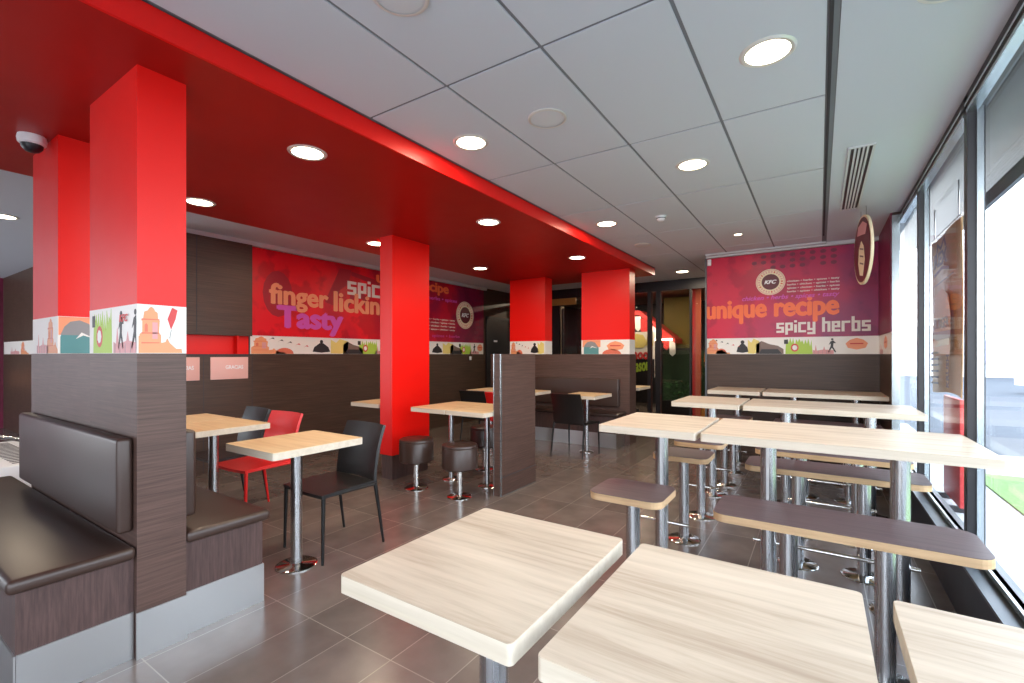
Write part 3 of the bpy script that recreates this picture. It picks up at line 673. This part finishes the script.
# ------------------------------------------------------------------ chairs
def chair(label, m, loc, rz, group=None):
    """leather chair facing -y"""
    t = thing('dining_chair', label, 'chair', loc, rz, group); w = .242
    b = B()
    def seat(u, v): return Vector(((u - .5) * 2 * w * (1 - .04 * v), -.21 + .43 * v, .445 + .008 * math.cos(PI * (u - .5)) * -1 + .012 * (1 - v) ** 2 * -1))
    b.sheet(seat, 8, 8, .022, m); b.done('seat', t)
    b = B()
    def back(u, v):
        x = (u - .5) * 2 * w * (.96 - .04 * v); cu = .03 * (1 - (2 * u - 1) ** 2)
        return Vector((x, .205 + .015 * v + .075 * v * v + cu, .45 + .385 * v))
    b.sheet(back, 10, 8, .02, m); b.done('backrest', t)
    b = B(); z = .43
    for p, q in (((-w + .02, -.19), (w - .02, -.19)), ((-w + .02, .2), (w - .02, .2)), ((-w + .01, -.19), (-w + .01, .2)), ((w - .01, -.19), (w - .01, .2))):
        b.tube([(p[0], p[1], z), (q[0], q[1], z)], .009, 'blackm' if m != 'leatherr' else m)
    b.done('seat_frame', t)
    lm = 'blackm' if m != 'leatherr' else m
    for sx in (-1, 1):
        b = B(); b.tube([(sx * (w - .012), -.195, .44), (sx * (w - .006), -.205, 0)], [.014, .009], lm); b.done('leg', t)
        b = B(); b.tube([(sx * (w - .012), .205, .44), (sx * (w - .002), .27, 0)], [.014, .009], lm); b.done('leg', t)
    return t
chair('black leather chair at the small table beside the brown booth bench', 'leatherk', (-2.88, 2.04, 0), math.radians(-3))
chair('red leather chair facing the booth table near the wall', 'leatherr', (-3.97, 2.08, 0), math.radians(2))
chair('black leather chair just left of the red chair, nearer the wall', 'leatherk', (-4.55, 2.12, 0), math.radians(-3))
chair('black leather chair facing the far booth bench, back to the aisle', 'leatherk', (-2.76, 5.78, 0), PI + math.radians(-4))
chair('black leather chair partly hidden behind the far side stool', 'leatherk', (-4.12, 5.5, 0), PI)
chair('red leather chair seen in a sliver beside the free standing partition', 'leatherr', (-3.62, 5.45, 0), PI)
chair('black leather chair beside the table in front of the play room glass', 'leatherk', (-2.75, 7.45, 0), PI)

# ------------------------------------------------------------------ ceiling fittings
def light(loc, e, r=.085, col=(1, .82, .6), spot=True, parent=None):
    l = bpy.data.lights.new('bulb', 'AREA'); l.shape = 'DISK'; l.size = r * 2; l.energy = e; l.color = col
    o = bpy.data.objects.new('bulb', l); C.objects.link(o); o.parent = parent; o.location = loc; return o
EL = 8
def downlight(label, x, y, z, R=.115, e=EL, proto=[None]):
    t = thing('downlight', label, 'ceiling light', (x, y, z))
    b = B(); b.lathe([(R * .8, -.002), (R, -.004), (R + .004, -.001), (R + .004, .0)], 'lensr', seg=32); b.lathe([(R * .82, -.006), (R * .95, -.008), (R, -.004)], 'lensr'); b.done('rim', t)
    b = B(); b.lathe([(0, -.003), (R * .82, -.003), (R * .82, 0)], 'lens'); b.done('lens', t)
    light((0, 0, -.012), e, R * .8, parent=t)
rows = [(-.2, 2.45, CEIL, 'ceiling light nearest the camera in the white tiles'), (-.78, 3.6, CEIL, 'ceiling light in the white tiles above the nearest high tables'),
        (-1.92, 2.42, CEIL, 'ceiling light in the white tiles beside the red soffit, nearer one'), (-1.9, 4.72, CEIL, 'ceiling light in the white tiles beside the red soffit, farther one'),
        (-1.93, 8.15, CEIL, 'ceiling light just in front of the play room glass'), (-1.5, 8.7, CEIL, 'ceiling light at the corner of the crimson mural wall'),
        (-2.72, 1.76, SOF, 'large ceiling light in the red soffit nearest the camera'), (-4.36, 1.83, SOF, 'soffit light right of the nearest red pillar, near the wall'),
        (-2.68, 3.65, SOF, 'soffit light above the stool tables'), (-4.28, 3.64, SOF, 'soffit light half hidden by the plain red pillar'),
        (-4.22, 5.54, SOF, 'soffit light above the wall side of the far booth'), (-2.68, 5.63, SOF, 'soffit light above the aisle side of the far booth'),
        (-6.9, 1.1, CEIL, 'ceiling light over the shaded alcove at far left')]
for x, y, z, lab in rows: downlight(lab, x, y, z, e=EL if x > -6 else 16)
downlight('tiny recessed spotlight in the tiles before the crimson mural', -.79, 5.98, CEIL, .05, 3)
def speaker(label, x, y, R):
    t = thing('ceiling_speaker', label, 'speaker', (x, y, CEIL))
    b = B(); b.lathe([(R * .86, -.008), (R * .92, -.01), (R, -.006), (R, 0)], 'lensr'); b.done('rim', t)
    b = B(); b.lathe([(0, -.009), (R * .6, -.008), (R * .87, -.005), (R * .87, 0)], 'grille'); b.done('grille', t)
speaker('round white ceiling speaker cut by the top edge of the photo', -1.36, 1.27, .115)
speaker('round white ceiling speaker in the middle of the tiles', -1.345, 2.42, .115)
speaker('round white ceiling speaker farthest away, beside the soffit corner', -1.88, 5.87, .1)
speaker('round white ceiling speaker in the smooth strip beside the window', .43, 2.36, .12)
t = thing('smoke_detector', 'white domed smoke detector in the ceiling tiles', 'smoke detector', (-1.34, 4.78, CEIL))
b = B(); b.lathe([(0, -.004), (.06, -.004), (.062, 0)], 'white'); b.done('mounting_plate', t)
b = B(); b.lathe([(0, -.05), (.025, -.048), (.04, -.036), (.045, -.015), (.05, -.004)], 'white'); b.lathe([(.043, -.024), (.046, -.02), (.046, -.016)], 'dark'); b.done('sensor_head', t)
t = thing('ceiling_security_camera', 'white dome security camera under the red soffit', 'camera', (-3.87, .735, SOF))
b = B(); b.lathe([(.0, 0), (.062, 0), (.066, -.02), (.062, -.045), (.05, -.052), (.05, -.05)], 'white'); b.done('housing', t)
b = B(); b.lathe([(.05, -.05), (.047, -.07), (.033, -.088), (.015, -.096), (0, -.098)], 'dark'); b.done('dome', t)
t = thing('linear_air_vent', 'slotted linear air vent in the smooth ceiling strip', 'vent', (.24, 4.7, CEIL))
b = B(); b.box(-.075, .075, -.8, .8, -.003, 0, 'dark')
b.box(-.075, -.06, -.8, .8, -.012, -.003, 'cornice'); b.box(.06, .075, -.8, .8, -.012, -.003, 'cornice'); b.box(-.075, .075, -.815, -.8, -.012, 0, 'cornice'); b.box(-.075, .075, .8, .815, -.012, 0, 'cornice'); b.done('vent_frame', t)
for x in (-.035, -.012, .012, .035): b = B(); b.box(x - .006, x + .006, -.8, .8, -.012, -.003, 'cornice'); b.done('vent_blade', t)
# round hanging sign
t = thing('hanging_sign', 'round dark red hanging sign seen almost edge on beside the crimson mural', 'sign', (.355, 5.6, 0), math.radians(8))
def yz(b, r, x0, x1, m, cz=2.355, sy=1, n=40): b.poly([(sy * r * math.cos(2 * PI * i / n), cz + r * math.sin(2 * PI * i / n)) for i in range(n)], (0, 0, 0), YP, Z, XP, x0, x1, m)
b = B(); yz(b, .33, -.011, .011, 'cream'); b.done('rim_disc', t)
b = B(); yz(b, .308, -.015, .015, 'maroon'); b.done('sign_face', t)
b = B(); b.poly([(-.2, 2.56), (-.05, 2.62), (.12, 2.6), (.16, 2.52), (0, 2.5), (-.14, 2.48)], (0, 0, 0), YP, Z, XP, -.018, -.015, 'pink')
b.poly([(-.12, 2.25), (-.08, 2.38), (0, 2.44), (.09, 2.38), (.12, 2.24), (.06, 2.12), (-.05, 2.1)], (0, 0, 0), YP, Z, XP, -.018, -.015, 'cream')
for k in range(3): b.poly([(-.08, 2.2 + k * .07), (.05, 2.23 + k * .07), (.05, 2.245 + k * .07), (-.08, 2.215 + k * .07)], (0, 0, 0), YP, Z, XP, -.02, -.018, 'brown')
b.done('sign_print', t)
b = B(); b.tube([(0, -.1, 2.66), (0, -.1, CEIL)], .003, 'steel'); b.tube([(0, .1, 2.66), (0, .1, CEIL)], .003, 'steel'); b.done('hanging_wire', t)

# ------------------------------------------------------------------ alcove at far left
t = thing('white_radiator_cabinet', 'low white radiator cabinet with slotted top behind the nearest bench', 'radiator', (-6.3, 1.05, 0))
b = B(); b.box(-.8, .8, -.35, .4, 0, .44, 'white', .01); b.done('body', t)
b = B()
for k in range(16): b.box(-.7 + k * .09, -.66 + k * .09, -.1, .1, .44, .442, 'dark')
b.done('slot_grille', t)
t = thing('chrome_rail', 'thin chrome rail end behind the nearest brown backrest', 'rail', (-5.3, .5, 0))
b = B(); b.tube([(0, 0, 0), (0, 0, .78), (.03, .02, .82), (.43, .38, .72)], .014, 'chrome'); b.done('bent_tube', t)

# ------------------------------------------------------------------ play room behind the glass
t = thing('red_canopy', 'red and white scalloped canopy inside the play room', 'canopy', (-3.95, 10.6, 0))
b = B()
for k in range(10):
    x = k * .13; z = 2.3 - .008 * k * k
    b.poly([(x, z - .28), (x + .065, z - .34), (x + .13, z - .28), (x + .13, z), (x, z)], (0, 0, 0), XP, Z, -YP, 0, .03, 'redp' if k % 3 else 'white')
b.done('valance', t)
b = B(); b.poly([(-.3, 2.42), (.5, 2.36), (1.3, 1.7), (1.3, 1.6), (.5, 2.25), (-.3, 2.34)], (0, 0, 0), XP, Z, -YP, -.6, .05, 'redp'); b.done('canopy_roof', t)
t = thing('play_room_sign', 'bright yellow sign with red and green letters inside the play room', 'sign', (-3.75, 10.2, 0))
b = B(); b.box(0, .75, 0, .03, .85, 1.85, 'band'); b.box(0, .75, -.002, 0, .85, 1.25, 'dark'); b.done('sign_panel', t)
b = B(); b.poly([(.05, 1.5), (.1, 1.8), (.3, 1.82), (.5, 1.78), (.6, 1.6), (.5, 1.5)], (0, -.002, 0), XP, Z, -YP, 0, .003, 'yellow'); b.poly([(.56, 1.55), (.6, 1.83), (.7, 1.8), (.72, 1.55)], (0, -.002, 0), XP, Z, -YP, 0, .003, 'yellow'); b.done('sign_print', t)
text('choo', 'lettering', 'redp', (.17, -.006, 1.24), XP, Z, -YP, .45, .24, t, bold=.05)
text('season', 'lettering', 'lime', (.17, -.006, .93), (Vector((1, 0, .15))), Z, -YP, .48, .2, t, bold=.05)
b = B(); b.box(-2.24, -2.15, 10.2, 10.3, 0, 2.76, 'redp'); b.box(-2.15, -2.06, 10.2, 10.3, 0, 2.76, 'dorange'); tag(b.done('red_post'), 'tall orange red post inside the play room', 'post')
b = B(); b.tube([(-1.98, 10.4, 0), (-1.93, 10.4, .5), (-1.97, 10.4, 1.2), (-1.94, 10.4, 2.0), (-1.97, 10.4, 2.75)], [.14, .07, .06, .05, .05], 'kraft'); tag(b.done('tree_shaped_column'), 'pale brown tree shaped column at the right end of the play room', 'column')
M['olive'] = mat('olive_panel', lin(110, 100, 30), .6); M['dgreen'] = mat('dark_green_panel', lin(30, 60, 36), .6)
b = B(); b.box(-3.1, -2.4, 11.3, 11.36, 1.5, 2.7, 'olive'); tag(b.done('olive_play_panel'), 'olive green wall panel in the play room', 'panel')
b = B(); b.box(-3.1, -2.1, 11.25, 11.32, 0, 1.45, 'dgreen'); tag(b.done('green_play_panel'), 'dark green lower panel in the play room', 'panel')
b = B(); b.box(-3.24, -2.68, 10.4, 10.44, 1.66, 1.7, 'lens'); tag(b.done('hanging_tube_light'), 'white fluorescent tube glowing in the play room', 'light')
b = B(); b.box(-4.95, -4.25, 8.86, 8.9, 2.4, 2.54, 'kraft'); tag(b.done('hanging_board'), 'brown board above the glass double doors', 'board')
for xx in (-5.2, -4.02): b = B(); b.box(xx - .07, xx + .07, 8.86, 8.9, 2.42, 2.54, 'white', .005); tag(b.done('wall_lamp_box'), 'small white box above the glass doors, %s the brown board' % ('left of' if xx < -5 else 'right of'), 'box')
for k, (x, y) in enumerate(((-3.4, 9.9), (-1.3, 9.8), (-4.8, 10.3))): downlight('added play room ceiling light %s' % ['above the yellow sign', 'beside the tree shaped column', 'behind the glass double doors'][k], x, y, 2.76, .1, 30)  # unseen ceiling lamps added to brighten the play room
M['shrub'] = mat('dark_leaf', lin(40, 90, 40), .6)
b = B(); rnd = random.Random(2)
for k in range(160):
    p = Vector((rnd.uniform(-.35, .35), rnd.uniform(-.12, .12), rnd.uniform(.3, .72))); a = rnd.uniform(0, 6.28); e = rnd.uniform(-.6, .8)
    d = Vector((math.cos(a), math.sin(a), e)).normalized() * .1; n = d.cross(Vector((0, 0, 1))).normalized() * .025
    f0 = len(b.bm.faces); vs = [b.bm.verts.new(p), b.bm.verts.new(p + d * .5 + n), b.bm.verts.new(p + d), b.bm.verts.new(p + d * .5 - n)]; b.bm.faces.new(vs); b._fin(f0, 'shrub')
t = thing('potted_plant', 'leafy green plant in a dark trough in the play room', 'plant', (-2.55, 10.7, 0)); b.done('foliage', t)
b = B(); b.box(-.4, .4, -.15, .15, 0, .32, 'dark', .01); b.done('trough', t)

# ------------------------------------------------------------------ outside
M['pave'] = mat('pavement', lin(205, 203, 200), .8, bump=.2, bscale=60); M['asph'] = mat('asphalt', lin(78, 80, 85), .85, bump=.3, bscale=80)
M['grass'] = grain('grass_green', lin(150, 176, 112), lin(116, 150, 84), (40, 40, 40), .9, rand=False)
M['lwall'] = mat('pale_render', lin(225, 226, 228), .8)
b = B(); b.box(.73, 60, -30, 80, -.3, -.06, 'asph'); g = b.done('ground'); struct(g)
b = B(); b.box(.73, 1.45, -20, 12, -.06, -.02, 'pave'); b.box(1.45, 6, 7.4, 9, -.06, -.03, 'pave'); struct(b.done('ground_pavement'))
b = B(); b.box(1.45, 3.6, 2, 7.4, -.06, -.005, 'grass'); o = b.done('lawn'); o['kind'] = 'stuff'; o['label'] = 'green grass strip outside beside the pavement'; o['category'] = 'grass'
t = thing('pale_service_box', 'pale grey box standing on the grass outside the window', 'box', (2.75, 7.1, -.004))
b = B(); b.box(-.35, .35, -.2, .2, 0, .72, 'lwall', .01); b.done('body', t); b = B(); b.box(-.37, .37, -.22, .22, .72, .76, 'lwall', .01); b.done('lid', t)
t = thing('street_lamp', 'thin pale lamp post beside the road outside', 'lamp post', (5.1, 14.6, -.05))
b = B(); b.lathe([(0, 0), (.09, 0), (.06, .3), (.04, 6), (0, 6)], 'lwall'); b.done('post', t); b = B(); b.box(-.1, .9, -.06, .06, 5.9, 6.0, 'lwall'); b.done('lamp_head', t)
b = B(); b.box(4, 50, 40, 48, -.06, 3.2, 'lwall')
for k in range(14): b.box(5 + k * 3, 7 + k * 3, 39.95, 40, .8, 2.2, 'lilac')
tag(b.done('pale_building'), 'low pale building across the road outside', 'building')
def car(label, x, y, m, rz):
    t = thing('parked_car', label, 'car', (x, y, -.06), rz)
    side = [(-2.1, .3), (2.1, .3), (2.12, .7), (1.9, .88), (1.1, .95), (.5, 1.42), (-1.1, 1.45), (-1.8, 1.0), (-2.1, .9)]
    b = B(); b.poly(side, (0, -.85, 0), XP, Z, YP, 0, 1.7, m); b.done('car_body', t)
    b = B(); b.poly([(1.0, .97), (.48, 1.36), (-1.05, 1.38), (-1.6, 1.0)], (0, -.87, 0), XP, Z, YP, 0, 1.74, 'dark'); b.done('side_window', t)
    for px in (-1.3, 1.3):
        for py in (-.86, .7):
            b = B(); b.poly([(px + .31 * math.cos(2 * PI * i / 20), .31 + .31 * math.sin(2 * PI * i / 20)) for i in range(20)], (0, py, 0), XP, Z, YP, 0, .17, 'dark'); b.done('wheel', t)
car('pale car parked across the road outside', 8.2, 24, 'lwall', math.radians(10))
car('grey car parked farther along the road outside', 14, 30, 'grey', math.radians(5))
# banner and red board outside the glass
t = thing('banner_flag', 'kraft coloured banner printed with a sandwich hanging outside the window', 'banner', (1.0, 5.35, 0))
b = B()
b.sheet(lambda u, v: Vector((.008 * math.sin(u * 7 + v * 3) , u * 1.22 , .98 + 1.53 * v + .02 * math.sin(u * 5) * (1 - v))), 16, 16, .006, 'kraft'); fl = b.done('banner_cloth', t)
# lettering reads from inside, so its right hand direction is -y
R_, N_ = -YP, -XP
def bt(s, m, y, z, w, h, **k): return text(s, 'lettering', m, (-.03, y, z), R_, Z, N_, w, h, fl, **k)
b = B(); P = lambda pts, m, k=0: b.poly(pts, (-.026, 0, 0), R_, Z, N_, k * .002, k * .002 + .002, m)
P([(-.98, 1.55), (-1.0, 1.75), (-.9, 1.93), (-.6, 1.98), (-.35, 1.9), (-.25, 1.72), (-.27, 1.55)], 'bun'); P([(-1.02, 1.48), (-.25, 1.5), (-.22, 1.57), (-1.03, 1.57)], 'patty', 1)
P([(-.98, 1.33), (-.28, 1.35), (-.25, 1.48), (-1.0, 1.47)], 'bun'); P([(-1.0, 1.42), (-.3, 1.44), (-.3, 1.5), (-1.0, 1.49)], 'cream', 1)
P([(-1.05, 2.02), (-.15, 2.06), (-.15, 2.07), (-1.05, 2.03)], 'brown'); P([(-.95, 2.12), (-.6, 2.16), (-.3, 2.12), (-.3, 2.15), (-.6, 2.19), (-.95, 2.15)], 'maroon')
P([(-.85, 2.34), (-.8, 2.44), (-.65, 2.38), (-.5, 2.46), (-.42, 2.36), (-.46, 2.35), (-.52, 2.42), (-.65, 2.35), (-.78, 2.4), (-.81, 2.33)], 'black')
for k in range(6): P([(-1.1, 1.05 + .06 * k), (-.75, 1.06 + .06 * k), (-.75, 1.08 + .06 * k), (-1.1, 1.07 + .06 * k)], 'brown')
b.done('banner_print', fl)
bt('REX', 'black', .92, 2.2, .56, .14, bold=.05); bt('BURGER', 'patty', .92, 1.6, .62, .1, bold=.03)
text('KRUSH', 'lettering', 'maroon', (-.03, .28, 1.05), Z, YP, N_, .3, .12, fl, bold=.04)
b = B(); b.tube([(0, 1.24, 2.53), (0, -.03, 2.53)], .012, 'steel'); b.tube([(0, .1, 2.53), (0, .1, 2.85)], .006, 'steel'); b.tube([(0, 1.1, 2.53), (0, 1.1, 2.85)], .006, 'steel'); b.done('hanging_rod', t)
t = thing('red_board', 'upright red board on the pavement below the sandwich banner', 'board', (1.02, 5.45, -.02))
b = B(); b.box(-.015, .015, 0, .62, .05, .98, 'redp', .004); b.done('board_panel', t); b = B(); b.box(-.15, .15, .05, .09, 0, .05, 'dark'); b.box(-.15, .15, .53, .57, 0, .05, 'dark'); b.done('foot', t)
# louvred eaves outside
b = B(); b.box(.73, .8, -3, 9, CEIL + .02, 3.3, 'frame')
for k in range(4):
    x = .84 + k * .14; mx = Matrix.Translation((x, 0, 2.93)) @ Matrix.Rotation(math.radians(28), 4, 'Y')
    b.box(-.075, .075, -4, 9, -.012, .012, 'frame', mx=mx); b.box(x - .075, x - .06, -4, 9, 2.97, 2.985, 'framel')
b.box(1.42, 1.46, -4, 9, 2.86, 3.06, 'frame'); b.box(.73, 1.46, -4, 9, 3.1, 3.2, 'grey')
struct(b.done('trim_6'))

# ------------------------------------------------------------------ daylight
w = bpy.data.worlds.new('sky'); S.world = w; w.use_nodes = True; nt = w.node_tree
bg = nt.nodes['Background']; tcw = nt.nodes.new('ShaderNodeTexCoord'); sw = nt.nodes.new('ShaderNodeSeparateXYZ'); nt.links.new(tcw.outputs['Generated'], sw.inputs[0])
rw = nt.nodes.new('ShaderNodeValToRGB'); rw.color_ramp.elements[0].position = .0; rw.color_ramp.elements[0].color = (.93, .97, 1, 1)
rw.color_ramp.elements[1].position = .8; rw.color_ramp.elements[1].color = (.6, .78, 1, 1); nt.links.new(sw.outputs[2], rw.inputs[0]); nt.links.new(rw.outputs[0], bg.inputs[0])
bg.inputs[1].default_value = 5.5
for (loc, rot, sx, sy) in (((.78, 1.5, 1.5), (0, PI / 2, 0), 2.3, 9.0), ((-.95, -3.15, 1.45), (PI / 2, 0, 0), 3.3, 2.3), ((-10, -3.15, 1.45), (PI / 2, 0, 0), 5, 2.3)):
    l = bpy.data.lights.new('daylight_portal', 'AREA'); l.shape = 'RECTANGLE'; l.size = sx; l.size_y = sy; l.cycles.is_portal = True
    o = bpy.data.objects.new('daylight_portal', l); C.objects.link(o); o.location = loc; o.rotation_euler = rot
S.view_settings.view_transform = 'Standard'; S.view_settings.look = 'None'; S.view_settings.gamma = 1; S.view_settings.use_curve_mapping = False
S.view_settings.exposure = 0.52
